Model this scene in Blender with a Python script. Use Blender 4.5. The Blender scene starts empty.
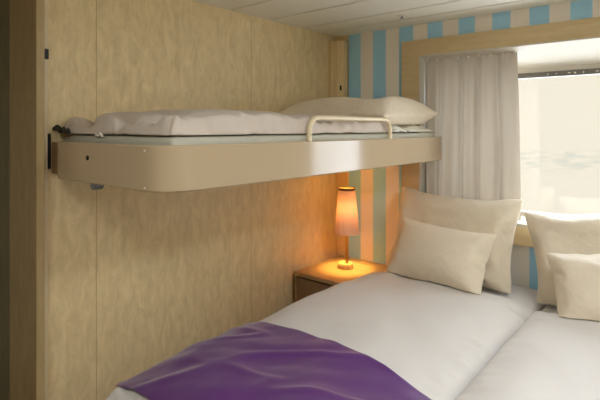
import bpy, bmesh, math, random
import numpy as np
from mathutils import Vector, Matrix, noise

sc = bpy.context.scene
C = sc.collection
R = math.radians

# ------------------------------------------------------------------ camera
cam_d = bpy.data.cameras.new('camera')
cam = bpy.data.objects.new('camera', cam_d); C.objects.link(cam)
cam.location = (1.98, 0.0, 1.45)
cam.rotation_euler = (R(90), 0, R(40.0))
cam_d.sensor_width = 36.0
cam_d.lens = 36.0 * 475 / 600
cam_d.shift_y = -0.12
cam_d.clip_start = 0.02
cam_d.clip_end = 2000
sc.camera = cam

# ------------------------------------------------------------------ world
w = bpy.data.worlds.new('overcast sky'); sc.world = w
w.use_nodes = True
wn = w.node_tree
bg = wn.nodes['Background']
bg.inputs['Strength'].default_value = 1.0
# hazy sky above a pale sea, with a faint band of ruffled water below the horizon
_tc = wn.nodes.new('ShaderNodeTexCoord')
_mp = wn.nodes.new('ShaderNodeMapping'); _mp.inputs['Scale'].default_value = (14, 14, 60)
wn.links.new(_tc.outputs['Generated'], _mp.inputs['Vector'])
_n = wn.nodes.new('ShaderNodeTexNoise'); _n.inputs['Scale'].default_value = 2.5; _n.inputs['Detail'].default_value = 6
wn.links.new(_mp.outputs['Vector'], _n.inputs['Vector'])
_sp = wn.nodes.new('ShaderNodeSeparateXYZ'); wn.links.new(_tc.outputs['Generated'], _sp.inputs[0])
_band = wn.nodes.new('ShaderNodeValToRGB'); _band.color_ramp.interpolation = 'EASE'
_e = _band.color_ramp.elements
_e[0].position = 0.0; _e[0].color = (0, 0, 0, 1); _e[1].position = 1.0; _e[1].color = (0, 0, 0, 1)
for _p, _v in ((0.415, .08), (0.430, .9), (0.452, 1.0), (0.462, .10), (0.5, .10), (0.503, 0.0)):
    _q = _e.new(_p); _q.color = (_v, _v, _v, 1)
_z = wn.nodes.new('ShaderNodeMath'); _z.operation = 'MULTIPLY_ADD'; _z.inputs[1].default_value = 1.0; _z.inputs[2].default_value = 0.5
wn.links.new(_sp.outputs['Z'], _z.inputs[0]); wn.links.new(_z.outputs[0], _band.inputs['Fac'])
_nr = wn.nodes.new('ShaderNodeMapRange'); _nr.inputs[1].default_value = 0.42; _nr.inputs[2].default_value = 0.68
wn.links.new(_n.outputs['Fac'], _nr.inputs[0])
_ml = wn.nodes.new('ShaderNodeMath'); _ml.operation = 'MULTIPLY'
wn.links.new(_band.outputs['Color'], _ml.inputs[0]); wn.links.new(_nr.outputs[0], _ml.inputs[1])
_mx = wn.nodes.new('ShaderNodeMix'); _mx.data_type = 'RGBA'
_mx.inputs[6].default_value = (0.94, 0.875, 0.72, 1); _mx.inputs[7].default_value = (0.72, 0.72, 0.62, 1)
wn.links.new(_ml.outputs[0], _mx.inputs[0]); wn.links.new(_mx.outputs[2], bg.inputs['Color'])

# ------------------------------------------------------------------ lights
def light(name, kind, loc, energy, color, **kw):
    d = bpy.data.lights.new(name, kind); d.energy = energy; d.color = color
    o = bpy.data.objects.new(name, d); C.objects.link(o); o.location = loc
    for k, v in kw.items():
        setattr(d, k, v)
    return o
sun = light('hazy_daylight', 'SUN', (3, 8, 6), 21.0, (0.88, 0.97, 1.08), angle=R(150))
sun.rotation_euler = Vector((-0.35, -1.0, -0.16)).to_track_quat('-Z', 'Y').to_euler()
# added fill light from an unseen ceiling disc behind the camera
fill_c = light('fill_lamp_light', 'AREA', (1.45, -0.1, 2.06), 12.0, (0.94, 0.98, 0.98), shape='DISK', size=0.5)
fill_d = light('fill_lamp_light', 'AREA', (2.35, 1.25, 2.06), 19.0, (0.90, 0.98, 1.06), shape='DISK', size=0.5)  # second added fill, out of view above the right bed

sc.view_settings.view_transform = 'Standard'
sc.view_settings.look = 'None'
sc.view_settings.exposure = 0.05
sc.view_settings.gamma = 1.0
sc.view_settings.use_curve_mapping = False
sc.cycles.use_denoising = True
sc.cycles.max_bounces = 10
sc.cycles.diffuse_bounces = 6
sc.cycles.transparent_max_bounces = 12
sc.cycles.sample_clamp_indirect = 4.0

# ------------------------------------------------------------------ materials
def srgb(r, g, b):
    def f(c):
        c /= 255.0
        return c / 12.92 if c <= 0.04045 else ((c + 0.055) / 1.055) ** 2.4
    return (f(r), f(g), f(b), 1)

def new_mat(name):
    m = bpy.data.materials.new(name); m.use_nodes = True
    nt = m.node_tree
    return m, nt, nt.nodes['Principled BSDF']

def plain(name, col, rough=0.5, spec=0.5, bump=None, vary=0.04, metal=0.0, sheen=0.0, bdist=0.002):
    """procedural paint / cloth: a base colour with faint noise and optional bump (scale, strength)"""
    m, nt, b = new_mat(name)
    tc = nt.nodes.new('ShaderNodeTexCoord')
    n = nt.nodes.new('ShaderNodeTexNoise'); n.inputs['Scale'].default_value = 6; n.inputs['Detail'].default_value = 4
    nt.links.new(tc.outputs['Object'], n.inputs['Vector'])
    mx = nt.nodes.new('ShaderNodeMix'); mx.data_type = 'RGBA'
    mx.inputs[6].default_value = tuple(c * (1 - vary) for c in col[:3]) + (1,)
    mx.inputs[7].default_value = tuple(min(1, c * (1 + vary)) for c in col[:3]) + (1,)
    nt.links.new(n.outputs['Fac'], mx.inputs[0])
    nt.links.new(mx.outputs[2], b.inputs['Base Color'])
    b.inputs['Roughness'].default_value = rough
    b.inputs['Specular IOR Level'].default_value = spec
    b.inputs['Metallic'].default_value = metal
    if sheen:
        b.inputs['Sheen Weight'].default_value = sheen
    if bump:
        n2 = nt.nodes.new('ShaderNodeTexNoise'); n2.inputs['Scale'].default_value = bump[0]; n2.inputs['Detail'].default_value = 5
        nt.links.new(tc.outputs['Object'], n2.inputs['Vector'])
        bp = nt.nodes.new('ShaderNodeBump'); bp.inputs['Strength'].default_value = bump[1]; bp.inputs['Distance'].default_value = bdist
        nt.links.new(n2.outputs['Fac'], bp.inputs['Height'])
        nt.links.new(bp.outputs['Normal'], b.inputs['Normal'])
    return m

def wood(name, dark, light_, scale=(14, 14, 1.6), rough=0.45, mottle=0.5, spec=0.35):
    m, nt, b = new_mat(name)
    tc = nt.nodes.new('ShaderNodeTexCoord')
    mp = nt.nodes.new('ShaderNodeMapping'); mp.inputs['Scale'].default_value = scale
    nt.links.new(tc.outputs['Object'], mp.inputs['Vector'])
    n = nt.nodes.new('ShaderNodeTexNoise'); n.inputs['Scale'].default_value = 2.2
    n.inputs['Detail'].default_value = 8; n.inputs['Roughness'].default_value = 0.62; n.inputs['Distortion'].default_value = 0.6
    nt.links.new(mp.outputs['Vector'], n.inputs['Vector'])
    n2 = nt.nodes.new('ShaderNodeTexNoise'); n2.inputs['Scale'].default_value = 26; n2.inputs['Detail'].default_value = 7; n2.inputs['Roughness'].default_value = 0.6; n2.inputs['Distortion'].default_value = 0.8
    mp2 = nt.nodes.new('ShaderNodeMapping'); mp2.inputs['Scale'].default_value = tuple(1.0 if s > 5 else 0.45 for s in scale)
    nt.links.new(tc.outputs['Object'], mp2.inputs['Vector']); nt.links.new(mp2.outputs['Vector'], n2.inputs['Vector'])
    mixf = nt.nodes.new('ShaderNodeMix'); mixf.data_type = 'FLOAT'; mixf.inputs[0].default_value = mottle
    nt.links.new(n.outputs['Fac'], mixf.inputs[2]); nt.links.new(n2.outputs['Fac'], mixf.inputs[3])
    cr = nt.nodes.new('ShaderNodeValToRGB')
    cr.color_ramp.elements[0].position = 0.36; cr.color_ramp.elements[0].color = dark
    cr.color_ramp.elements[1].position = 0.64; cr.color_ramp.elements[1].color = light_
    nt.links.new(mixf.outputs[0], cr.inputs['Fac'])
    nt.links.new(cr.outputs['Color'], b.inputs['Base Color'])
    b.inputs['Roughness'].default_value = rough
    b.inputs['Specular IOR Level'].default_value = spec
    return m

M = {}
M['wall_wood'] = wood('birch wall laminate', srgb(212, 189, 143), srgb(234, 213, 167), rough=0.42, mottle=0.68)
M['post_wood'] = wood('plain birch laminate', srgb(212, 184, 134), srgb(224, 198, 148), rough=0.4, mottle=0.3)
M['dark_post'] = wood('brown partition laminate', srgb(132, 112, 76), srgb(154, 132, 92), rough=0.5, mottle=0.4)
M['door'] = wood('olive door laminate', srgb(86, 78, 50), srgb(102, 94, 62), rough=0.5, mottle=0.4)
M['frame_wood'] = wood('maple window frame', srgb(196, 172, 130), srgb(210, 188, 146), scale=(1.6, 14, 14), rough=0.4, mottle=0.3)
M['lit_sill_wood'] = wood('lit window sill', srgb(214, 192, 150), srgb(226, 206, 166), scale=(1.6, 14, 14), rough=0.4, mottle=0.3)  # frame wood with the light on the sill put into its colour
M['strip_wood'] = wood('partition edge laminate', srgb(160, 136, 94), srgb(178, 154, 110), rough=0.45, mottle=0.4)
M['table_wood'] = wood('maple table laminate', srgb(160, 124, 84), srgb(176, 140, 96), scale=(2, 14, 14), rough=0.32, mottle=0.3)
M['drawer_wood'] = wood('brown drawer laminate', srgb(132, 100, 70), srgb(150, 116, 82), scale=(2, 14, 14), rough=0.4, mottle=0.3)
M['seam'] = plain('panel seam', srgb(190, 166, 122), 0.7)
M['black'] = plain('black plastic', srgb(18, 17, 16), 0.5)
M['gap_shadow'] = plain('gap shadow', srgb(30, 24, 18), 0.9)  # near-black colour stands in for the shadow in the table's gaps
M['ceil'] = plain('ceiling panel paint', srgb(234, 230, 218), 0.55, vary=0.02)
M['groove'] = plain('ceiling groove', srgb(70, 60, 46), 0.8)  # shade inside the grooves is put into this dark colour
M['tray'] = plain('bunk enamel', srgb(184, 163, 132), 0.13, spec=0.32, vary=0.01)
M['bracket'] = plain('bunk bracket metal', srgb(168, 132, 92), 0.4)
M['rail'] = plain('cream rail paint', srgb(222, 204, 168), 0.3, vary=0.01)
M['grey_metal'] = plain('grey metal', srgb(120, 122, 124), 0.4, metal=0.4)
M['screw'] = plain('bright screw', srgb(235, 230, 215), 0.3, metal=0.2)
M['cotton'] = plain('white cotton', srgb(210, 204, 198), 0.7, spec=0.3, bump=(6, 0.4), vary=0.015, sheen=0.1, bdist=0.02)
M['cotton_p'] = plain('satin cotton pillowcase', srgb(222, 208, 184), 0.5, spec=0.35, bump=(8, 0.8), vary=0.015, sheen=0.15, bdist=0.025)
M['bunk_cotton'] = plain('bunk duvet cotton', srgb(204, 191, 178), 0.8, spec=0.2, bump=(9, 0.5), vary=0.02, bdist=0.02)
M['sheet'] = plain('crinkled sheet', srgb(222, 218, 204), 0.8, spec=0.2, bump=(40, 0.8), vary=0.03, bdist=0.006)
M['ticking'] = plain('grey mattress ticking', srgb(186, 182, 166), 0.85, spec=0.2, bump=(60, 0.3), vary=0.05)
M['purple'] = plain('purple satin', srgb(86, 40, 106), 0.42, spec=0.45, bump=(9, 0.35), vary=0.08, sheen=0.25, bdist=0.008)
M['bed_base'] = plain('bed base upholstery', srgb(150, 132, 104), 0.8, bump=(80, 0.3))
M['strap'] = plain('dark strap webbing', srgb(52, 48, 36), 0.9)
M['white'] = plain('white window lining', srgb(196, 190, 176), 0.5, vary=0.01)
M['bar'] = plain('grey window bar', srgb(112, 108, 100), 0.45, metal=0.3, vary=0.12)
M['ring'] = plain('bronze shade ring', srgb(96, 62, 40), 0.35, metal=0.7)
M['lamp_wood'] = wood('lamp wood', srgb(190, 150, 96), srgb(212, 172, 116), scale=(14, 14, 2), rough=0.35, mottle=0.2)
M['brass'] = plain('brass stem', srgb(196, 150, 84), 0.3, metal=0.8)
M['floor'] = plain('brown carpet', srgb(158, 140, 116), 0.95, bump=(200, 0.6))
M['rear_wall'] = plain('light cabin wall', srgb(234, 226, 208), 0.6)

def stripes():
    m, nt, b = new_mat('striped wallpaper')
    tc = nt.nodes.new('ShaderNodeTexCoord'); sp = nt.nodes.new('ShaderNodeSeparateXYZ')
    nt.links.new(tc.outputs['Object'], sp.inputs[0])
    def mth(op, a, bv):
        n = nt.nodes.new('ShaderNodeMath'); n.operation = op
        nt.links.new(a, n.inputs[0]); n.inputs[1].default_value = bv
        return n.outputs[0]
    v = mth('ADD', sp.outputs['X'], 1.96 - 0.102)
    v = mth('DIVIDE', v, 0.196)
    v = mth('FRACT', v, 0)
    v = mth('LESS_THAN', v, 0.5)
    mx = nt.nodes.new('ShaderNodeMix'); mx.data_type = 'RGBA'
    nt.links.new(v, mx.inputs[0])
    # fine pinstripes woven into the beige bands
    wv = nt.nodes.new('ShaderNodeTexWave'); wv.inputs['Scale'].default_value = 26; wv.bands_direction = 'X'
    nt.links.new(tc.outputs['Object'], wv.inputs['Vector'])
    be = nt.nodes.new('ShaderNodeMix'); be.data_type = 'RGBA'
    be.inputs[6].default_value = srgb(238, 230, 218); be.inputs[7].default_value = srgb(243, 236, 226)
    nt.links.new(wv.outputs['Fac'], be.inputs[0])
    nt.links.new(be.outputs[2], mx.inputs[6])
    mx.inputs[7].default_value = srgb(166, 214, 240)
    nt.links.new(mx.outputs[2], b.inputs['Base Color'])
    b.inputs['Roughness'].default_value = 0.55; b.inputs['Specular IOR Level'].default_value = 0.3
    return m
M['stripes'] = stripes()

def translucent(name, col, fac, tcol, rough_bump=None):
    m, nt, b = new_mat(name)
    out = nt.nodes['Material Output']
    b.inputs['Base Color'].default_value = col; b.inputs['Roughness'].default_value = 0.7
    b.inputs['Specular IOR Level'].default_value = 0.2
    t = nt.nodes.new('ShaderNodeBsdfTranslucent'); t.inputs['Color'].default_value = tcol
    mx = nt.nodes.new('ShaderNodeMixShader'); mx.inputs[0].default_value = fac
    nt.links.new(b.outputs[0], mx.inputs[1]); nt.links.new(t.outputs[0], mx.inputs[2])
    nt.links.new(mx.outputs[0], out.inputs['Surface'])
    tc = nt.nodes.new('ShaderNodeTexCoord'); n = nt.nodes.new('ShaderNodeTexNoise')
    n.inputs['Scale'].default_value = 120
    nt.links.new(tc.outputs['Object'], n.inputs['Vector'])
    bp = nt.nodes.new('ShaderNodeBump'); bp.inputs['Strength'].default_value = 0.15; bp.inputs['Distance'].default_value = 0.001
    nt.links.new(n.outputs['Fac'], bp.inputs['Height']); nt.links.new(bp.outputs['Normal'], b.inputs['Normal'])
    return m
M['curtain'] = translucent('grey satin curtain', srgb(164, 152, 136), 0.13, srgb(184, 172, 154))
M['shade'] = translucent('peach pleated shade', srgb(240, 198, 168), 0.018, srgb(220, 152, 128))

def glass():
    m, nt, b = new_mat('window glass')
    out = nt.nodes['Material Output']
    nt.nodes.remove(b)
    t = nt.nodes.new('ShaderNodeBsdfTransparent'); g = nt.nodes.new('ShaderNodeBsdfGlossy')
    g.inputs['Roughness'].default_value = 0.02
    mx = nt.nodes.new('ShaderNodeMixShader'); mx.inputs[0].default_value = 0.04
    nt.links.new(t.outputs[0], mx.inputs[1]); nt.links.new(g.outputs[0], mx.inputs[2])
    nt.links.new(mx.outputs[0], out.inputs['Surface'])
    return m
M['glass'] = glass()

def emit(name, col, s):
    m, nt, b = new_mat(name)
    b.inputs['Base Color'].default_value = col
    b.inputs['Emission Color'].default_value = col; b.inputs['Emission Strength'].default_value = s
    return m
M['bulb'] = emit('warm bulb', (1.0, 0.72, 0.38, 1), 2.0)
M['diffuser'] = emit('lamp diffuser', (1.0, 0.85, 0.6, 1), 1.5)

# ------------------------------------------------------------------ mesh helpers
def bm_box(bm, x0, x1, y0, y1, z0, z1, bevel=0.0, seg=2):
    r = bmesh.ops.create_cube(bm, size=1.0)
    for v in r['verts']:
        v.co = Vector(((x0 + x1) / 2 + v.co.x * (x1 - x0), (y0 + y1) / 2 + v.co.y * (y1 - y0), (z0 + z1) / 2 + v.co.z * (z1 - z0)))
    if bevel:
        es = list({e for v in r['verts'] for e in v.link_edges})
        bmesh.ops.bevel(bm, geom=es, offset=bevel, segments=seg, affect='EDGES', profile=0.5)
    return bm

def box(*a, **k):
    return bm_box(bmesh.new(), *a, **k)

def bm_prism(bm, pts, z0, z1):
    lo = [bm.verts.new((x, y, z0)) for x, y in pts]; hi = [bm.verts.new((x, y, z1)) for x, y in pts]
    n = len(pts)
    bm.faces.new(lo[::-1]); bm.faces.new(hi)
    for i in range(n):
        bm.faces.new((lo[i], lo[(i + 1) % n], hi[(i + 1) % n], hi[i]))
    return bm

def bm_lathe(bm, prof, cx, cy, seg=32, wob=None):
    rings = []
    for r, z in prof:
        ring = []
        for i in range(seg):
            a = 2 * math.pi * i / seg
            rr = r * (1 + (wob(i) if wob else 0))
            ring.append(bm.verts.new((cx + rr * math.cos(a), cy + rr * math.sin(a), z)))
        rings.append(ring)
    for k in range(len(rings) - 1):
        for i in range(seg):
            j = (i + 1) % seg
            bm.faces.new((rings[k][i], rings[k][j], rings[k + 1][j], rings[k + 1][i]))
    return bm, rings

def bm_tube(bm, pts, rad, seg=12, closed=False):
    pts = [Vector(p) for p in pts]; rings = []; n = len(pts)
    prev = None
    for i, p in enumerate(pts):
        t = (pts[min(i + 1, n - 1)] - pts[max(i - 1, 0)]).normalized()
        if prev is None:
            a = Vector((0, 0, 1)) if abs(t.z) < 0.9 else Vector((1, 0, 0))
            u = t.cross(a).normalized()
        else:
            u = (prev - t * prev.dot(t)).normalized()
        prev = u; v = t.cross(u)
        rings.append([bm.verts.new(p + (u * math.cos(2 * math.pi * k / seg) + v * math.sin(2 * math.pi * k / seg)) * rad) for k in range(seg)])
    for a, b in zip(rings, rings[1:]):
        for k in range(seg):
            bm.faces.new((a[k], a[(k + 1) % seg], b[(k + 1) % seg], b[k]))
    bm.faces.new(rings[0][::-1]); bm.faces.new(rings[-1])
    return bm

def wloc(o):
    v = Vector((0, 0, 0))
    while o:
        v += Vector(o.location); o = o.parent
    return v

def link(name, bm, m, parent=None, smooth=False, origin=None, fix=True):
    """bm is in world coordinates; the mesh is re-based on its parent or origin"""
    if fix:
        bmesh.ops.recalc_face_normals(bm, faces=bm.faces)
    off = wloc(parent) if parent else Vector(origin or (0, 0, 0))
    bmesh.ops.translate(bm, verts=bm.verts, vec=-off)
    me = bpy.data.meshes.new(name); bm.to_mesh(me); bm.free()
    if smooth:
        if smooth is True:
            for p in me.polygons: p.use_smooth = True
        else:
            for p in me.polygons: p.use_smooth = True
            me.set_sharp_from_angle(angle=R(smooth))
    me.materials.append(m)
    o = bpy.data.objects.new(name, me); C.objects.link(o)
    if parent: o.parent = parent
    else: o.location = off
    return o

def thing(name, label, cat, loc, group=None):
    o = bpy.data.objects.new(name, None); C.objects.link(o); o.location = loc
    o.empty_display_size = 0.1
    o['label'] = label; o['category'] = cat
    if group: o['group'] = group
    return o

def tag(o, label, cat, group=None):
    o['label'] = label; o['category'] = cat
    if group: o['group'] = group
    return o

def struct(name, bm, m, parent=None, smooth=False):
    o = link(name, bm, m, parent, smooth)
    if not parent: o['kind'] = 'structure'
    return o

# ------------------------------------------------------------------ cloth relaxer (bags and sheets)
def _pair(A, B, rest, k, push=1.0):
    d = B - A
    l = np.sqrt((d * d).sum(-1, keepdims=True)) + 1e-9
    e = (l - rest) / l
    if push < 1: e = np.where(e < 0, e * push, e)
    c = 0.5 * k * e * d
    A += c; B -= c

def relax(P, sx, sy, steps=120, iters=8, vol=None, kp=1.0, grav=0.0, collide=None, bend=0.15, damp=0.96, shear=0.5, press_lim=1.0):
    """P: (layers, ny, nx, 3); sx, sy: rest spacings; two layers share their rim"""
    L = P.shape[0]
    prev = P.copy()
    dg = math.hypot(sx, sy)
    nx, ny = P.shape[2], P.shape[1]
    def weld():
        if L == 2:
            for s in (np.s_[0, :], np.s_[-1, :]):
                m = (P[0][s] + P[1][s]) / 2; P[0][s] = m; P[1][s] = m
            for s in (np.s_[:, 0], np.s_[:, -1]):
                m = (P[0][s] + P[1][s]) / 2; P[0][s] = m; P[1][s] = m
    for st in range(steps):
        vel = (P - prev) * damp
        acc = np.zeros_like(P); acc[..., 2] -= grav
        if vol:
            N = []
            V = 0
            for l in range(2):
                Q = P[l]
                gx = np.gradient(Q, axis=1); gy = np.gradient(Q, axis=0)
                nn = np.cross(gx, gy)
                if l == 0: nn = -nn
                N.append(nn)
            c = P.mean(axis=(0, 1, 2))
            V = sum(((P[l] - c) * N[l]).sum() for l in range(2)) / 3
            pr = kp * max(-0.3, min(press_lim, (vol - V) / vol))
            for l in range(2):
                acc[l] += pr * N[l] / (sx * sy)
        prev = P.copy()
        P += vel + acc
        for it in range(iters):
            for o in (0, 1):
                n = (nx - o) // 2
                _pair(P[:, :, o:o + 2 * n:2], P[:, :, o + 1:o + 1 + 2 * n:2], sx, 1.0)
                n = (ny - o) // 2
                _pair(P[:, o:o + 2 * n:2], P[:, o + 1:o + 1 + 2 * n:2], sy, 1.0)
                n = (ny - o) // 2
                A = P[:, o:o + 2 * n:2]; B = P[:, o + 1:o + 1 + 2 * n:2]
                _pair(A[:, :, :-1], B[:, :, 1:], dg, shear)
                _pair(A[:, :, 1:], B[:, :, :-1], dg, shear)
            if bend:
                for o in range(4):
                    A = P[:, :, o:-2:4]; B = P[:, :, o + 2::4][:, :, :A.shape[2]]
                    _pair(A, B, 2 * sx, bend)
                    A = P[:, o:-2:4]; B = P[:, o + 2::4][:, :A.shape[1]]
                    _pair(A, B, 2 * sy, bend)
            weld()
            if collide is not None:
                hit = collide(P)
                if hit is not None:
                    prev[hit] += (P[hit] - prev[hit]) * 0.5
                weld()
    return P

def grid(x0, x1, y0, y1, nx, ny, z, layers=2, thick=0.01, seed=0, jit=0.002):
    rng = np.random.RandomState(seed)
    X, Y = np.meshgrid(np.linspace(x0, x1, nx), np.linspace(y0, y1, ny))
    P = np.zeros((layers, ny, nx, 3))
    edge = np.minimum(np.minimum(X - x0, x1 - X), np.minimum(Y - y0, y1 - Y))
    dome = np.sqrt(np.clip(edge / max(edge.max(), 1e-6), 0, 1))
    # smooth random undulation
    und = np.zeros_like(X)
    for k in range(10):
        f = rng.uniform(4, 22, 2) * rng.choice([-1, 1], 2); und += np.sin(X * f[0] + Y * f[1] + rng.uniform(0, 6.28)) / 10
    for l in range(layers):
        s = (1 if l == 1 else -1) if layers == 2 else 0
        P[l, ..., 0] = X; P[l, ..., 1] = Y
        P[l, ..., 2] = z + s * thick * dome + und * jit * 4 + rng.randn(ny, nx) * jit
    return P

def cloth_bm(P):
    L, ny, nx, _ = P.shape
    bm = bmesh.new()
    idx = {}
    for l in range(L):
        for j in range(ny):
            for i in range(nx):
                rim = i in (0, nx - 1) or j in (0, ny - 1)
                if l == 1 and rim: idx[l, j, i] = idx[0, j, i]; continue
                idx[l, j, i] = bm.verts.new(P[l, j, i])
    for l in range(L):
        for j in range(ny - 1):
            for i in range(nx - 1):
                q = [idx[l, j, i], idx[l, j, i + 1], idx[l, j + 1, i + 1], idx[l, j + 1, i]]
                if l == 0 and L == 2: q.reverse()
                bm.faces.new(q)
    return bm

def cloth_obj(name, P, m, label, cat, group=None, solid=0.0, subd=1):
    mn = P.reshape(-1, 3).min(0); mx = P.reshape(-1, 3).max(0)
    o = link(name, cloth_bm(P), m, None, True, ((mn[0] + mx[0]) / 2, (mn[1] + mx[1]) / 2, mn[2]), fix=False)
    if solid:
        md = o.modifiers.new('thickness', 'SOLIDIFY'); md.thickness = solid; md.offset = 1
    if subd:
        md = o.modifiers.new('smooth', 'SUBSURF'); md.levels = subd; md.render_levels = subd
    tag(o, label, cat, group)
    return o

# ================================================================== THE ROOM
D, H, XR = 2.77, 2.10, 2.82
YN = -1.35            # rear wall behind the camera
XW = -0.95            # end of the entry alcove
struct('floor', box(XW - .1, XR + .1, YN - .1, D + .35, -0.1, 0), M['floor'])

# ceiling panels with grooves running across the cabin
bm = bmesh.new()
gy = [2.585, 2.38]
y = 2.07
while y > YN: gy.append(y); y -= 0.31
edges = [D + 0.35] + gy + [YN - .1]
for a, b in zip(edges, edges[1:]):
    bm_box(bm, XW - .1, XR + .1, b + 0.008, a - 0.008, H, H + 0.02, 0.002, 1)
cl = struct('ceiling', bm, M['ceil'])
struct('ceiling_backing', box(XW - .1, XR + .1, YN - .1, D + .35, H + .012, H + 0.1), M['groove'], cl)

# left wall: birch panels, fine seams
wl = struct('wall_left', box(-0.12, 0, 0.72, D + .12, 0, H), M['wall_wood'])
bm = bmesh.new()
for ys in (1.0, 1.92): bm_box(bm, -0.01, 0.0006, ys - .0016, ys + .0016, 0, H)
struct('panel_seam', bm, M['seam'], wl)
# back wall with the window opening
WX0, WX1, WZ0, WZ1 = 0.645, 2.42, 0.925, 1.895
bm = bmesh.new()
bm_box(bm, -0.1, WX0, D, D + .12, 0, H); bm_box(bm, WX1, XR + .1, D, D + .12, 0, H)
bm_box(bm, WX0, WX1, D, D + .12, 0, WZ0); bm_box(bm, WX0, WX1, D, D + .12, WZ1, H)
struct('wall_back', bm, M['stripes'])
struct('wall_right', box(XR, XR + .1, YN - .1, D + .12, 0, H), M['rear_wall'])
struct('wall_rear', box(XW - .1, XR + .1, YN - .1, YN, 0, H), M['rear_wall'])
struct('wall_entry', box(XW - .1, XW, YN - .1, 0.9, 0, H), M['rear_wall'])

# partition beside the bunk and the door leaf beyond it
tr = struct('trim_1', box(-0.163, 0.10, 0.719, 0.75, 0, H, bevel=0.002), M['dark_post'])
bm = box(0.1, 0.101, 0.7215, 0.7485, 0, H)
struct('edge_strip', bm, M['strip_wood'], tr)
dr = struct('door_1', box(XW, -0.167, 0.727, 0.76, 0, H), M['door'])
# slim bunk guide rail right behind the partition
t2 = struct('trim_2', box(0.0, 0.055, 0.757, 0.778, 0, H), M['rail'])
struct('latch', box(0.044, 0.061, 0.7545, 0.7815, 1.715, 1.755, bevel=0.003), M['black'], t2)

# corner post by the window wall, above the bunk, and the flush corner board below
bm = bm_prism(bmesh.new(), [(0, 2.668), (0.022, 2.668), (0.03, 2.676), (0.055, 2.686), (0.06, 2.682), (0.10, 2.712), (0.10, D), (0, D)], 1.42, 2.055)
t3 = struct('trim_3', bm, M['post_wood'])
struct('latch', box(0.072, 0.088, 2.695, 2.715, 1.71, 1.745, bevel=0.003), M['black'], t3)
struct('trim_4', box(0.0, 0.1, D - .012, D, 0.0, H, bevel=0.001), M['post_wood'])

# ------------------------------------------------------------------ window
win = bpy.data.objects.new('window_1', None); C.objects.link(win); win.location = ((WX0 + WX1) / 2, D, WZ0); win['kind'] = 'structure'
bm = bmesh.new()
fx0, fx1, fz0, fz1 = WX0 - .123, WX1 + .123, WZ0 - .115, WZ1 + .105
def mitre(a, b, c, d):
    vs = []
    for yy in (D - .022, D):
        vs.append([bm.verts.new((p[0], yy, p[1])) for p in (a, b, c, d)])
    f, k = vs
    bm.faces.new(f); bm.faces.new(k[::-1])
    for i in range(4): bm.faces.new((f[i], f[(i + 1) % 4], k[(i + 1) % 4], k[i]))
mitre((fx0, fz1), (fx1, fz1), (WX1, WZ1), (WX0, WZ1))
mitre((fx0, fz0), (fx0, fz1), (WX0, WZ1), (WX0, WZ0))
mitre((fx1, fz1), (fx1, fz0), (WX1, WZ0), (WX1, WZ1))
link('window_frame', bm, M['frame_wood'], win)
bm = bmesh.new()
mitre((fx0, fz0), (WX0, WZ0), (WX1, WZ0), (fx1, fz0))
link('window_sill', bm, M['lit_sill_wood'], win)
# lining of the recess: sides, sill board and a top that slopes down to the glazing
bm = bmesh.new()
DG = 0.24
def quadbox(pts, t):
    """pts: 4 points of a quad, t: offset vector"""
    a = [bm.verts.new(p) for p in pts]; b = [bm.verts.new(Vector(p) + Vector(t)) for p in pts]
    bm.faces.new(a); bm.faces.new(b[::-1])
    for i in range(4): bm.faces.new((a[i], a[(i + 1) % 4], b[(i + 1) % 4], b[i]))
ZG = 1.80
quadbox([(WX0, D - .024, WZ1), (WX1, D - .024, WZ1), (WX1, D + DG, ZG), (WX0, D + DG, ZG)], (0, 0, .007))
quadbox([(WX0, D - .024, WZ0 - .012), (WX1, D - .024, WZ0 - .012), (WX1, D + DG + .02, WZ0 - .012), (WX0, D + DG + .02, WZ0 - .012)], (0, 0, .016))
quadbox([(WX0, D - .026, WZ0), (WX0, D + DG, WZ0), (WX0, D + DG, WZ1 + .1), (WX0, D - .026, WZ1)], (.008, 0, 0))
quadbox([(WX1, D - .026, WZ0), (WX1, D + DG, WZ0), (WX1, D + DG, WZ1 + .1), (WX1, D - .026, WZ1)], (-.008, 0, 0))
link('window_lining', bm, M['white'], win)
bm = bmesh.new()
bm_box(bm, WX0, WX1, D + DG, D + DG + .04, 1.772, 2.1)
bm_box(bm, WX0 - .1, WX0 + .05, D + DG, D + DG + .04, .8, 2.1); bm_box(bm, WX1 - .05, WX1 + .1, D + DG, D + DG + .04, .8, 2.1)
bm_box(bm, WX0, WX1, D + DG, D + DG + .04, .7, WZ0 + .03)
link('glazing_frame', bm, M['white'], win)
link('window_bar', box(WX0, WX1, D + DG - .004, D + DG + .03, 1.744, 1.774, bevel=.002), M['bar'], win)
bm = bmesh.new()
rr = random.Random(4)
for k in range(9):
    x = 1.32 + k * 0.045 + rr.uniform(-.01, .01)
    bm_box(bm, x, x + rr.uniform(.003, .016), D + DG - .007, D + DG - .003, 1.755 + rr.uniform(-.003, .003), 1.762)
link('bar_fitting', bm, M['screw'], win)
link('pane', box(WX0 + .04, WX1 - .04, D + DG + .012, D + DG + .018, WZ0, 1.76), M['glass'], win)

# hull around the recess, so that daylight only comes through the glass
bm = bmesh.new()
bm_box(bm, -0.1, WX0 - .001, D + .12, D + .35, 0, H); bm_box(bm, WX1 + .001, XR + .1, D + .12, D + .35, 0, H)
bm_box(bm, WX0, WX1, D + .12, D + .35, 0, WZ0 - .02)
struct('wall_outer', bm, M['white'])

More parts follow.
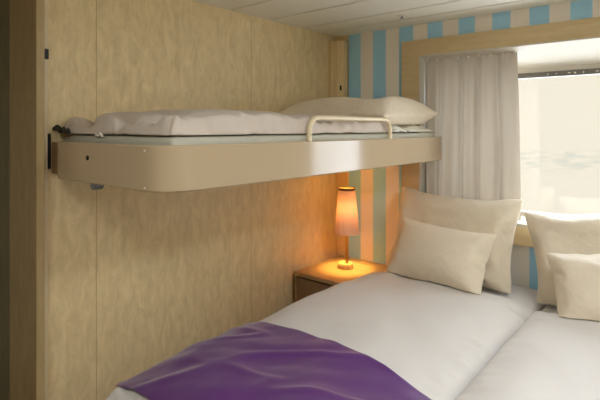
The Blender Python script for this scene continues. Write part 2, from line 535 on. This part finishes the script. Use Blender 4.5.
# ------------------------------------------------------------------ curtain
def curtain(x0, x1, sd, label):
    zt, zb = 1.892, WZ0 + 0.014
    nx, nz = 220, 50
    bm = bmesh.new(); rows = []
    rng = random.Random(7)
    ph = [0.0]
    for i in range(nx):
        u = i / (nx - 1)
        ph.append(ph[-1] + (0.135 + 0.09 * noise.noise(Vector((u * 5.3, 1.2, sd)))) * (1.6 if u < .08 else 1.0))
    for j in range(nz):
        v = j / (nz - 1); z = zt + (zb - zt) * v
        row = []
        for i in range(nx):
            u = i / (nx - 1)
            amp = 0.008 + 0.021 * min(1, v * 4) * (0.65 + 0.7 * noise.noise(Vector((u * 6, v * .6, 3))))
            p = ph[i] + 0.9 * noise.noise(Vector((u * 4, v * 1.6, 8)))
            yy = D + 0.034 + amp * math.sin(p) + 0.35 * amp * math.sin(2.1 * p + 1.3) + 0.010 * noise.noise(Vector((u * 14, v * 3.0, 5)))
            if v < .1: yy += 0.004 * math.sin(u * 95) * (1 - v * 10)
            xx = x0 + (x1 - x0) * (u + 0.012 * math.cos(p) * min(1, v * 3)) + (u - .5) * 0.03 * v
            row.append(bm.verts.new((min(WX1 - .010, max(xx, WX0 + .010)), yy, z + (.006 * noise.noise(Vector((u * 20, 0, 0))) if j == nz - 1 else 0))))
        rows.append(row)
    for a, b in zip(rows, rows[1:]):
        for i in range(nx - 1): bm.faces.new((a[i], a[i + 1], b[i + 1], b[i]))
    t = thing('curtain', label, 'curtain', ((x0 + x1) / 2, D + .034, zb))
    link('curtain_cloth', bm, M['curtain'], t, True)
    for k in range(9):
        x = x0 + .02 + k * (x1 - x0 - .03) / 8
        link('curtain_hook', box(x - .004, x + .004, D + .026, D + .038, 1.868, 1.880, bevel=.001, seg=1), M['screw'], t)
curtain(WX0 + .010, 1.205, 0, 'grey-white gathered satin curtain drawn over the left side of the window')
curtain(1.68, WX1 - .012, 5, 'grey-white gathered satin curtain drawn over the right side of the window')

# ------------------------------------------------------------------ ceiling sprinkler
sp = thing('ceiling_sprinkler', 'small round sprinkler head set in the slatted ceiling', 'sprinkler', (.67, 2.475, H))
bm, rg = bm_lathe(bmesh.new(), [(.0001, H - .006), (.018, H - .007), (.026, H - .004), (.030, H + .001)], .67, 2.475)
link('rosette', bm, M['ceil'], sp, 40)
bm, rg = bm_lathe(bmesh.new(), [(.004, H - .004), (.004, H - .014), (.011, H - .015), (.011, H - .018), (.0001, H - .018)], .67, 2.475, 16)
link('nozzle', bm, M['grey_metal'], sp, 40)

# ------------------------------------------------------------------ housings of the two added, unseen fill lamps
for cxl, cyl, lab in ((1.45, -0.1, 'added round fill lamp above the open floor at the foot of the beds'), (2.35, 1.25, 'added round fill lamp above the right bed')):
    ccl = thing('fill_lamp', lab, 'ceiling light', (cxl, cyl, H))
    bm, rg = bm_lathe(bmesh.new(), [(.27, H), (.27, H - .03), (.255, H - .03), (.255, H - .012), (.0001, H - .012)], cxl, cyl, 48)
    link('fill_lamp_housing', bm, M['white'], ccl, 40)

# ================================================================== THE FOLDING BUNK
BX, BY0, BY1, BZ0, BZ1 = 0.80, 0.797, 2.745, 1.257, 1.398
bunk = thing('folding_bunk', 'cream wall-mounted folding bunk tray above the bedside table', 'bunk bed', (0.0, (BY0 + BY1) / 2, BZ0))
def outline(ins):
    r0 = 0.105 - ins
    pts = [(0.10, BY0 + ins)]
    cx, cy = BX - .105, BY0 + .105
    for k in range(13):
        a = -math.pi / 2 + (math.pi / 2) * k / 12
        pts.append((cx + r0 * math.cos(a), cy + r0 * math.sin(a)))
    r1 = 0.02
    pts += [(BX - ins, BY1 - .02), (BX - ins - .006, BY1 - ins - .006 if ins else BY1 - .006), (BX - ins - .02, BY1 - ins)]
    pts.append((0.004, BY1 - ins))
    return pts
outer = outline(0); inner = outline(0.022)
bm = bmesh.new()
def ring(pts, z): return [bm.verts.new((x, y, z)) for x, y in pts]
bev = 0.004
mid = outline(bev)
rs = [ring(mid, BZ0), ring(outer, BZ0 + bev), ring(outer, BZ1 - bev), ring(mid, BZ1), ring(inner, BZ1), ring(inner, BZ0 + .03)]
for a, b in zip(rs, rs[1:]):
    for i in range(len(a) - 1): bm.faces.new((a[i], a[i + 1], b[i + 1], b[i]))
for i0 in (0, len(outer) - 1):
    bm.faces.new([r[i0] for r in rs][::1])
bm.faces.new(rs[0][::-1] if False else rs[0])          # underside
bm.faces.new(rs[-1][::-1])
tray = link('bunk_tray', bm, M['tray'], bunk, 35)
bm = bmesh.new(); bm_box(bm, 0.002, 0.104, BY0 + .018, BY0 + .05, BZ0 + .012, BZ1 - .004, .003)
link('hinge_bracket', bm, M['bracket'], bunk)
bm = bmesh.new(); bm_box(bm, 0.0, 0.010, BY0 - .004, BY0 + .014, BZ0 + .03, BZ1 + .03, .004)
link('hinge_hook', bm, M['black'], bunk)
def disc_y(x, y, z, r, t, seg=20):
    bm = bmesh.new()
    bm_tube(bm, [(x, y, z), (x, y + t, z)], r, seg)
    return bm
def disc_dir(x, y, z, r, d, seg=12):
    bm = bmesh.new(); bm_tube(bm, [(x, y, z), (x + d[0], y + d[1], z + d[2])], r, seg); return bm
link('lock_bolt', disc_y(.34, BY0 - .003, 1.345, .008, .006), M['black'], bunk, 40)
link('screw', disc_y(.70, BY0 - .002, 1.381, .0035, .006), M['screw'], bunk, 40)
link('screw', disc_y(.70, BY0 - .002, 1.268, .0035, .006), M['screw'], bunk, 40)
link('rubber_bumper', disc_y(.358, BY0 + .01, BZ0 - .003, .021, .03), M['grey_metal'], bunk, 40)
# guard rail
pts = []
gy0, gy1, gz = 1.478, 2.125, 1.492
gx = BX - .012
pts.append((gx, gy0, BZ1 - .02)); pts.append((gx, gy0, BZ1 + .02))
rc = .055
for k in range(9):
    a = math.pi - k * math.pi / 16
    pts.append((gx, gy0 + rc + rc * math.cos(a), gz - rc + rc * math.sin(a)))
for k in range(9):
    a = math.pi / 2 - k * math.pi / 16
    pts.append((gx, gy1 - rc + rc * math.cos(a), gz - rc + rc * math.sin(a)))
pts.append((gx, gy1, BZ1 + .02)); pts.append((gx, gy1, BZ1 - .02))
link('guard_rail', bm_tube(bmesh.new(), pts, .0105, 14), M['rail'], bunk, 50)

# bunk mattress
def mattress(name, x0, x1, y0, y1, z0, z1, m, label, bev=.03, piping=True):
    t = link(name, box(x0, x1, y0, y1, z0, z1, bevel=bev, seg=4), m, None, 50, ((x0 + x1) / 2, (y0 + y1) / 2, z0))
    return tag(t, label, 'mattress')
MZ = 1.423
mattress('bunk_mattress', .03, BX - .028, BY0 + .05, BY1 - .03, BZ0 + .031, MZ, M['ticking'],
         'thin grey mattress lying inside the folding bunk tray', .02)
# crinkled sheet on the bunk mattress
def col_b(P):
    lo = P[..., 2] < MZ + .004
    P[..., 2] = np.where(lo, MZ + .004, P[..., 2])
    np.clip(P[..., 0], .012, BX - .026, out=P[..., 0]); np.clip(P[..., 1], 2.18, BY1 - .024, out=P[..., 1])
    return lo
P = grid(.02, BX - .03, 2.185, BY1 - .03, 60, 50, MZ + .022, 2, .02, 21, .006)
P = relax(P, .84 / 59, .60 / 49, 60, 6, vol=.75 * .53 * .034, kp=.004, grav=.0002, collide=col_b, bend=.0)
cloth_obj('bed_sheet', P, M['sheet'], 'crumpled white sheet under the pillow on the folding bunk', 'sheet')

# dark webbing strap bunched at the wall end of the bunk mattress
bm = bmesh.new(); pr = []
for k in range(26):
    u = k / 25
    x = .008 + .13 * u; z = MZ + .010 + .014 * (1 - u) + .004 * math.sin(u * 14)
    yy = BY0 + .030 + .006 * math.sin(u * 5); wv = .020 * (1 - .4 * u)
    pr.append((x, yy, z, wv))
top = [[bm.verts.new((x, yy + a * wv, z + b)) for a, b in ((-.5, -.008), (-.6, .004), (0, .014), (.6, .004), (.5, -.008))] for x, yy, z, wv in pr]
for a, b in zip(top, top[1:]):
    for i in range(5): bm.faces.new((a[i], a[(i + 1) % 5], b[(i + 1) % 5], b[i]))
bm.faces.new(top[0][::-1]); bm.faces.new(top[-1])
tag(link('webbing_strap', bm, M['strap'], None, 40, (.15, BY0 + .045, MZ)), 'dark bunched strap between mattress and duvet at the near end of the bunk', 'strap')
bm = bmesh.new()
bm_tube(bm, [(.30, BY0 + .052, MZ - .006), (.315, BY0 + .042, MZ + .004), (.335, BY0 + .046, MZ - .002), (.35, BY0 + .040, MZ + .008), (.36, BY0 + .046, MZ - .004)], .0045, 8)
tag(link('cord_loop', bm, M['screw'], None, 40, (.33, BY0 + .045, MZ - .008)), 'short white cord loop at the near edge of the bunk mattress', 'cord')

# bunk duvet
bx0, bx1, by0, by1 = .02, .795, .815, 2.3
def sit(P, z0):
    """settle the rim and the underside of a filled bag on the surface at z0"""
    P[0, ..., 2] = z0 + .10 * np.maximum(P[0, ..., 2] - z0, 0)
    for sl in (np.s_[0, :], np.s_[-1, :], np.s_[:, 0], np.s_[:, -1]):
        P[1][sl] = P[0][sl]
    return P
def puff(P, z0, top, e):
    h = np.maximum(P[..., 2] - z0, 0)
    P[..., 2] = z0 + top * (h / top) ** e
    return P
def col_bd(P):
    lo = P[..., 2] < MZ + .006
    P[..., 2] = np.where(lo, MZ + .006, P[..., 2])
    np.clip(P[..., 0], .006, BX - .03, out=P[..., 0])
    np.clip(P[..., 1], .845, 2.17, out=P[..., 1])
    return lo
P = grid(.03, .765, .86, 2.16, 44, 76, MZ + .055, 2, .04, 3, .004)
Pbd = relax(P, .84 / 43, 1.46 / 75, 110, 7, vol=.75 * 1.32 * .085, kp=.006, grav=.0004, collide=col_bd, bend=.02)
Pbd = sit(puff(Pbd, MZ + .002, .084, .40), MZ + .001)
Pbd[..., 2] = MZ + .006 + (Pbd[..., 2] - MZ - .006) * (1 - .17 * np.exp(-((((Pbd[..., 1] + .12 * Pbd[..., 0]) / .235) % 1 - .5) / .13) ** 2))
cloth_obj('bunk_duvet', Pbd, M['bunk_cotton'], 'puffy white duvet spread over the folding bunk', 'duvet')

# ------------------------------------------------------------------ pillows
def pillow_shape(wd, ht, vol, seed, nx=44, ny=34):
    P = grid(-wd / 2, wd / 2, -ht / 2, ht / 2, nx, ny, 0, 2, .05, seed, .0025)
    P0 = P.copy()
    P = relax(P, wd / (nx - 1), ht / (ny - 1), 150, 8, vol=vol, kp=.003, bend=.06, damp=.93, shear=.25)
    k = .62                                  # stuffing fills the corners: less star-shaped
    ex = P[..., 0].max() / (wd / 2); ey = P[..., 1].max() / (ht / 2)
    P[..., 0] = P[..., 0] * (1 - k) + P0[..., 0] * k * (ex + .01)
    P[..., 1] = P[..., 1] * (1 - k) + P0[..., 1] * k * (ey + .01)
    return P

from mathutils.bvhtree import BVHTree
def tree(P):
    vs = []; fs = []
    L, ny, nx, _ = P.shape
    for l in range(L):
        b = len(vs); vs += [Vector(p) for p in P[l].reshape(-1, 3)]
        for j in range(ny - 1):
            for i in range(nx - 1):
                a = b + j * nx + i; fs.append((a, a + 1, a + 1 + nx, a + nx))
    return BVHTree.FromPolygons(vs, fs)
def yield_to(P, other, d, gap=.004):
    """press a soft thing P against an already placed one: no vertex passes the other's face as seen along d"""
    t = tree(other); d = Vector(d).normalized()
    Q = P.reshape(-1, 3)
    for k in range(len(Q)):
        p = Vector(Q[k])
        h = t.ray_cast(p - d * 3, d, 4)
        if h[0] is not None:
            over = (p - h[0]).dot(d) + gap
            if over > 0: Q[k] = p - d * over
    return Q.reshape(P.shape)

def pose(P, mat, floor=None, ymax=None):
    Q = P.reshape(-1, 3)
    Q4 = np.c_[Q, np.ones(len(Q))] @ np.array(mat).T
    Q = Q4[:, :3].reshape(P.shape)
    if floor is not None:
        z = Q[..., 2]; k = .03
        Q[..., 2] = np.where(z < floor + k, floor + k * np.exp((z - floor - k) / k), z)
    if ymax is not None:
        y = Q[..., 1]; k = .02
        Q[..., 1] = np.where(y > ymax - k, ymax - k * np.exp(-(y - ymax + k) / k), y)
    return Q

def pmat(cx, cy, cz, lean, yaw=0, roll=0):
    """pillow local: x width, y height, z thickness; lean 90 = upright"""
    return Matrix.Translation((cx, cy, cz)) @ Matrix.Rotation(R(yaw), 4, 'Z') @ Matrix.Rotation(R(lean), 4, 'X') @ Matrix.Rotation(R(roll), 4, 'Z')

# bunk pillow, lying flat
P = pillow_shape(.80, .70, .80 * .70 * .115, 5)
Q = pose(P, pmat(.405, 2.395, MZ + .102, 2, 0, 0), floor=MZ + .040, ymax=2.735)
Q = yield_to(Q, Pbd, (0, 0, -1))
cloth_obj('pillow', Q, M['cotton_p'], 'plump white pillow lying on the folding bunk', 'pillow')

# ================================================================== THE BEDS BELOW
BT = 0.600       # mattress top
BG = 1.40        # line between the two beds
YF = 0.79       # foot end
def bed(x0, x1, lab_m, lab_b):
    b = thing('bed', lab_b, 'bed', ((x0 + x1) / 2, (YF + D) / 2, 0))
    link('base_box', box(x0 + .01, x1 - .01, YF + .02, D - .03, .06, .38, bevel=.01), M['bed_base'], b, 40)
    for sx in (x0 + .06, x1 - .06):
        for sy in (YF + .08, D - .1):
            link('leg', box(sx - .025, sx + .025, sy - .025, sy + .025, 0, .06), M['black'], b)
    mattress('mattress', x0, x1, YF, D - .025, .38, BT, M['cotton'], lab_m, .035)
bed(.525, BG - .004, 'white sheeted mattress on the bed beside the bedside table', 'upholstered base of the bed beside the bedside table')
bed(BG + .004, 2.30, 'white sheeted mattress on the bed farther right', 'upholstered base of the bed farther right')

def col_bed(x0, x1, xmin, xmax, yend):
    def f(P):
        x, y, z = P[..., 0], P[..., 1], P[..., 2]
        inside = (x > x0) & (x < x1) & (y > YF - .01) & (z < BT + .008)
        top = BT + .008 - z; lf = x - x0; ft = y - (YF - .01); rt = x1 - x
        # push out along the smallest way
        mtop = inside & (top <= lf) & (top <= ft) & (top <= rt)
        mlf = inside & ~mtop & (lf <= ft) & (lf <= rt)
        mrt = inside & ~mtop & ~mlf & (rt <= ft)
        mft = inside & ~mtop & ~mlf & ~mrt
        P[..., 2] = np.where(mtop, BT + .008, z)
        P[..., 0] = np.where(mlf, x0, np.where(mrt, x1, x))
        P[..., 1] = np.where(mft, YF - .01, y)
        np.clip(P[..., 0], xmin, xmax, out=P[..., 0])
        P[..., 1] = np.minimum(P[..., 1], yend)
        return inside
    return f

def duvet(x0, x1, y0, y1, xmin, xmax, seed, wmul, lmul, bx0, bx1):
    nx, ny = 52, 90
    P = grid(x0, x1, y0, y1, nx, ny, BT + .06, 2, .03, seed, .0025)
    wd, ln = (x1 - x0) * wmul, (y1 - y0) * lmul
    return relax(P, wd / (nx - 1), ln / (ny - 1), 110, 7, vol=wd * ln * .050, kp=.0022, grav=.0005,
                 collide=col_bed(bx0, bx1, xmin, xmax, y1 + .005), bend=.05)
Pd1 = duvet(.500, BG + .01, .745, 2.38, .40, BG + .030, 11, 1.04, 1.02, .518, 1.41)
def settle(P, xa, xb):
    """plump the middle, let the far hem rest on the mattress"""
    z0 = BT + .010
    h = P[1, ..., 2] - z0
    P[1, ..., 2] = np.where(h > 0, z0 + .078 * (np.maximum(h, 0) / .078) ** .42, P[1, ..., 2])
    on = (P[0, ..., 0] > xa) & (P[0, ..., 0] < xb) & (P[0, ..., 1] > YF) & (P[0, ..., 2] > z0 - .004)
    P[0, ..., 2] = np.where(on, z0 + .15 * np.maximum(P[0, ..., 2] - z0, 0), P[0, ..., 2])
    for sl in (np.s_[0, :], np.s_[-1, :], np.s_[:, 0], np.s_[:, -1]):
        P[1][sl] = P[0][sl]
    return P
def soft(P, amp, seed, gap_x=None):
    """soft lie of the filling and a puckered seam"""
    for l in range(P.shape[0]):
        for j in range(P.shape[1]):
            for i in range(P.shape[2]):
                x, y, z = P[l, j, i]
                if z < BT + .02: k = 0
                else: k = min(1, (z - BT - .02) / .03)
                d = 1.3 * noise.noise(Vector((x * 4.2, y * 3.4, seed))) + .45 * noise.noise(Vector((x * 11 + y * 3, y * 7, seed + 4)))
                if gap_x is not None:
                    g = math.exp(-((x - gap_x) / .07) ** 2)
                    d += 2.6 * g * noise.noise(Vector((x * 5, y * 26, seed + 9)))
                P[l, j, i, 2] = z + amp * k * d
    return P
Pd1 = soft(settle(Pd1, .518, 1.5), .012, 2, BG)
cloth_obj('duvet', Pd1, M['cotton'], 'white duvet on the bed beside the bedside table, purple throw on its foot', 'duvet')
Pd2 = duvet(BG + .012, 2.32, .75, 2.36, BG - .004, 2.42, 14, 1.03, 1.02, 1.395, 2.305)
Pd2 = soft(settle(Pd2, 1.3, 2.31), .011, 6, BG)
cloth_obj('duvet', Pd2, M['cotton'], 'white duvet on the bed farther right, no throw on it', 'duvet')

# purple throw across the foot of the first bed
def hfield(P, res=.02):
    X0, Y0 = .3, .5
    n, m_ = 70, 60
    Hh = np.full((m_, n), -1.0)
    Q = P[1].reshape(-1, 3)
    ii = np.clip(((Q[:, 0] - X0) / res).astype(int), 0, n - 1); jj = np.clip(((Q[:, 1] - Y0) / res).astype(int), 0, m_ - 1)
    np.maximum.at(Hh, (jj, ii), Q[:, 2])
    for _ in range(2):      # fill pinholes
        G = Hh.copy()
        pad = np.pad(Hh, 1, constant_values=-1)
        st = np.stack([pad[a:a + m_, b:b + n] for a in range(3) for b in range(3)])
        cnt = (st > 0).sum(0)
        mean = np.where(st > 0, st, 0).sum(0) / np.maximum(cnt, 1)
        Hh = np.where((G < 0) & (cnt >= 4), mean, G)
    # smooth
    for _ in range(2):
        pad = np.pad(Hh, 1, mode='edge')
        sm = (pad[1:-1, 1:-1] * 2 + pad[:-2, 1:-1] + pad[2:, 1:-1] + pad[1:-1, :-2] + pad[1:-1, 2:]) / 6
        Hh = np.where(sm > .55, sm, Hh)
    def f(x, y):
        fx = np.clip((x - X0) / res - .5, 0, n - 1.001); fy = np.clip((y - Y0) / res - .5, 0, m_ - 1.001)
        i = fx.astype(int); j = fy.astype(int); a = fx - i; b = fy - j
        return (Hh[j, i] * (1 - a) + Hh[j, i + 1] * a) * (1 - b) + (Hh[j + 1, i] * (1 - a) + Hh[j + 1, i + 1] * a) * b
    return f
hf = hfield(Pd1)
def col_thr(P):
    h = hf(P[..., 0], P[..., 1]) + .007
    lo = (P[..., 2] < h)
    lo &= h > .5
    P[..., 2] = np.where(lo, h, P[..., 2])
    P[..., 0] = np.minimum(P[..., 0], BG + .0)
    return lo
P = grid(.535, 1.385, .83, 1.355, 76, 54, .725, 1, 0, 31, .003)
P[..., 1] -= (P[..., 0] - .515) * .06
P = relax(P, .92 / 75, .565 / 53, 90, 6, grav=.0007, collide=col_thr, bend=.25)
for j in range(P.shape[1]):
    for i in range(P.shape[2]):
        x, y, z = P[0, j, i]
        u = x * .8 + y * .6; v_ = -x * .6 + y * .8
        n1 = noise.noise(Vector((u * 3.0, v_ * 8.5, 1.5))); n2 = noise.noise(Vector((u * 7 + 3, v_ * 17, 4.5)))
        fold = max(0, 1 - abs(n1) * 4) ** 1.5
        P[0, j, i, 2] = z + .004 + .009 * fold + .010 * n1 + .004 * n2
cloth_obj('bed_throw', P, M['purple'], 'purple satin throw lying across the foot of the bed', 'throw', solid=.004)

# pillows standing at the head
Pb = pillow_shape(.76, .54, .76 * .54 * .105, 6)
Ps = pillow_shape(.565, .36, .565 * .36 * .10, 8)
Pb2 = pillow_shape(.76, .54, .76 * .54 * .105, 16)
Ps2 = pillow_shape(.60, .38, .60 * .38 * .10, 18)
Q = pose(Pb, pmat(.905, 2.60, .84, 70, -2, -1), floor=BT + .012, ymax=D - .025)
Qb = Q
cloth_obj('pillow', Q, M['cotton_p'], 'large white pillow leaning on the window frame by the curtain', 'pillow')
Q = pose(Ps, pmat(.940, 2.355, .79, 60, -5, -2), floor=BT + .02)
Q = yield_to(yield_to(Q, Qb, (0, 1, -.25)), Pd1, (0, 0, -1))
cloth_obj('pillow', Q, M['cotton_p'], 'small white pillow in front of the large one by the curtain', 'pillow')
Q = pose(Pb2, pmat(1.69, 2.60, .84, 70, 2, 11), floor=BT + .012, ymax=D - .025)
Qb = Q
cloth_obj('pillow', Q, M['cotton_p'], 'large white pillow under the bare window pane, cut by the right edge', 'pillow')
Q = pose(Ps2, pmat(1.765, 2.33, .79, 60, 1, 13), floor=BT + .02)
Q = yield_to(yield_to(Q, Qb, (0, 1, -.25)), Pd2, (0, 0, -1))
cloth_obj('pillow', Q, M['cotton_p'], 'small white pillow on the right bed, cut by the right edge', 'pillow')

# ================================================================== BEDSIDE TABLE
bt = thing('bedside_table', 'maple bedside table with brown drawer in the corner beside the bed', 'bedside table', (.24, 2.5, 0))
TY = 2.262
link('table_top', box(.035, .47, TY, D - .013, .525, .55, bevel=.002), M['table_wood'], bt)
link('cabinet_body', box(.045, .46, TY + .03, D - .014, .03, .524), M['gap_shadow'], bt)
link('side_panel', box(.036, .046, TY + .006, D - .014, .0, .524), M['table_wood'], bt)
dw = link('drawer_front', box(.052, .458, TY + .012, TY + .032, .30, .512, bevel=.002), M['drawer_wood'], bt)
dw2 = link('door_front', box(.052, .458, TY + .012, TY + .032, .04, .292, bevel=.002), M['drawer_wood'], bt)

# ------------------------------------------------------------------ lamp
LX, LY = .238, 2.53
lp = thing('table_lamp', 'small lit table lamp with pleated peach shade on the bedside table', 'lamp', (LX, LY, .55))
bm, rg = bm_lathe(bmesh.new(), [(.0001, .551), (.047, .551), (.050, .555), (.050, .578), (.046, .584), (.0001, .585)], LX, LY, 40)
link('lamp_base', bm, M['lamp_wood'], lp, 40)
link('lamp_stem', bm_tube(bmesh.new(), [(LX + .012, LY, .58), (LX + .012, LY, .86)], .0115, 16), M['brass'], lp, 40)
bm, rg = bm_lathe(bmesh.new(), [(.080, .776), (.0795, .78), (.052, 1.055), (.0515, 1.058)], LX + .012, LY, 144, wob=lambda i: .022 * math.cos(i * math.pi * 2 / 4))
sh = link('lamp_shade', bm, M['shade'], lp, True)
bm = bmesh.new()
bm, rg = bm_lathe(bm, [(.0525, 1.052), (.054, 1.052), (.054, 1.066), (.0525, 1.066), (.0505, 1.064), (.0505, 1.052), (.0525, 1.052)], LX + .012, LY, 40)
link('shade_ring', bm, M['ring'], sh, 40)
bm = bmesh.new(); bmesh.ops.create_uvsphere(bm, u_segments=16, v_segments=12, radius=.022, matrix=Matrix.Translation((LX + .012, LY, .89)))
link('bulb', bm, M['bulb'], lp, True)
l = light('table_lamp_light', 'POINT', (LX + .012, LY, .93), 34.0, (1.0, 0.70, 0.20), shadow_soft_size=.052)
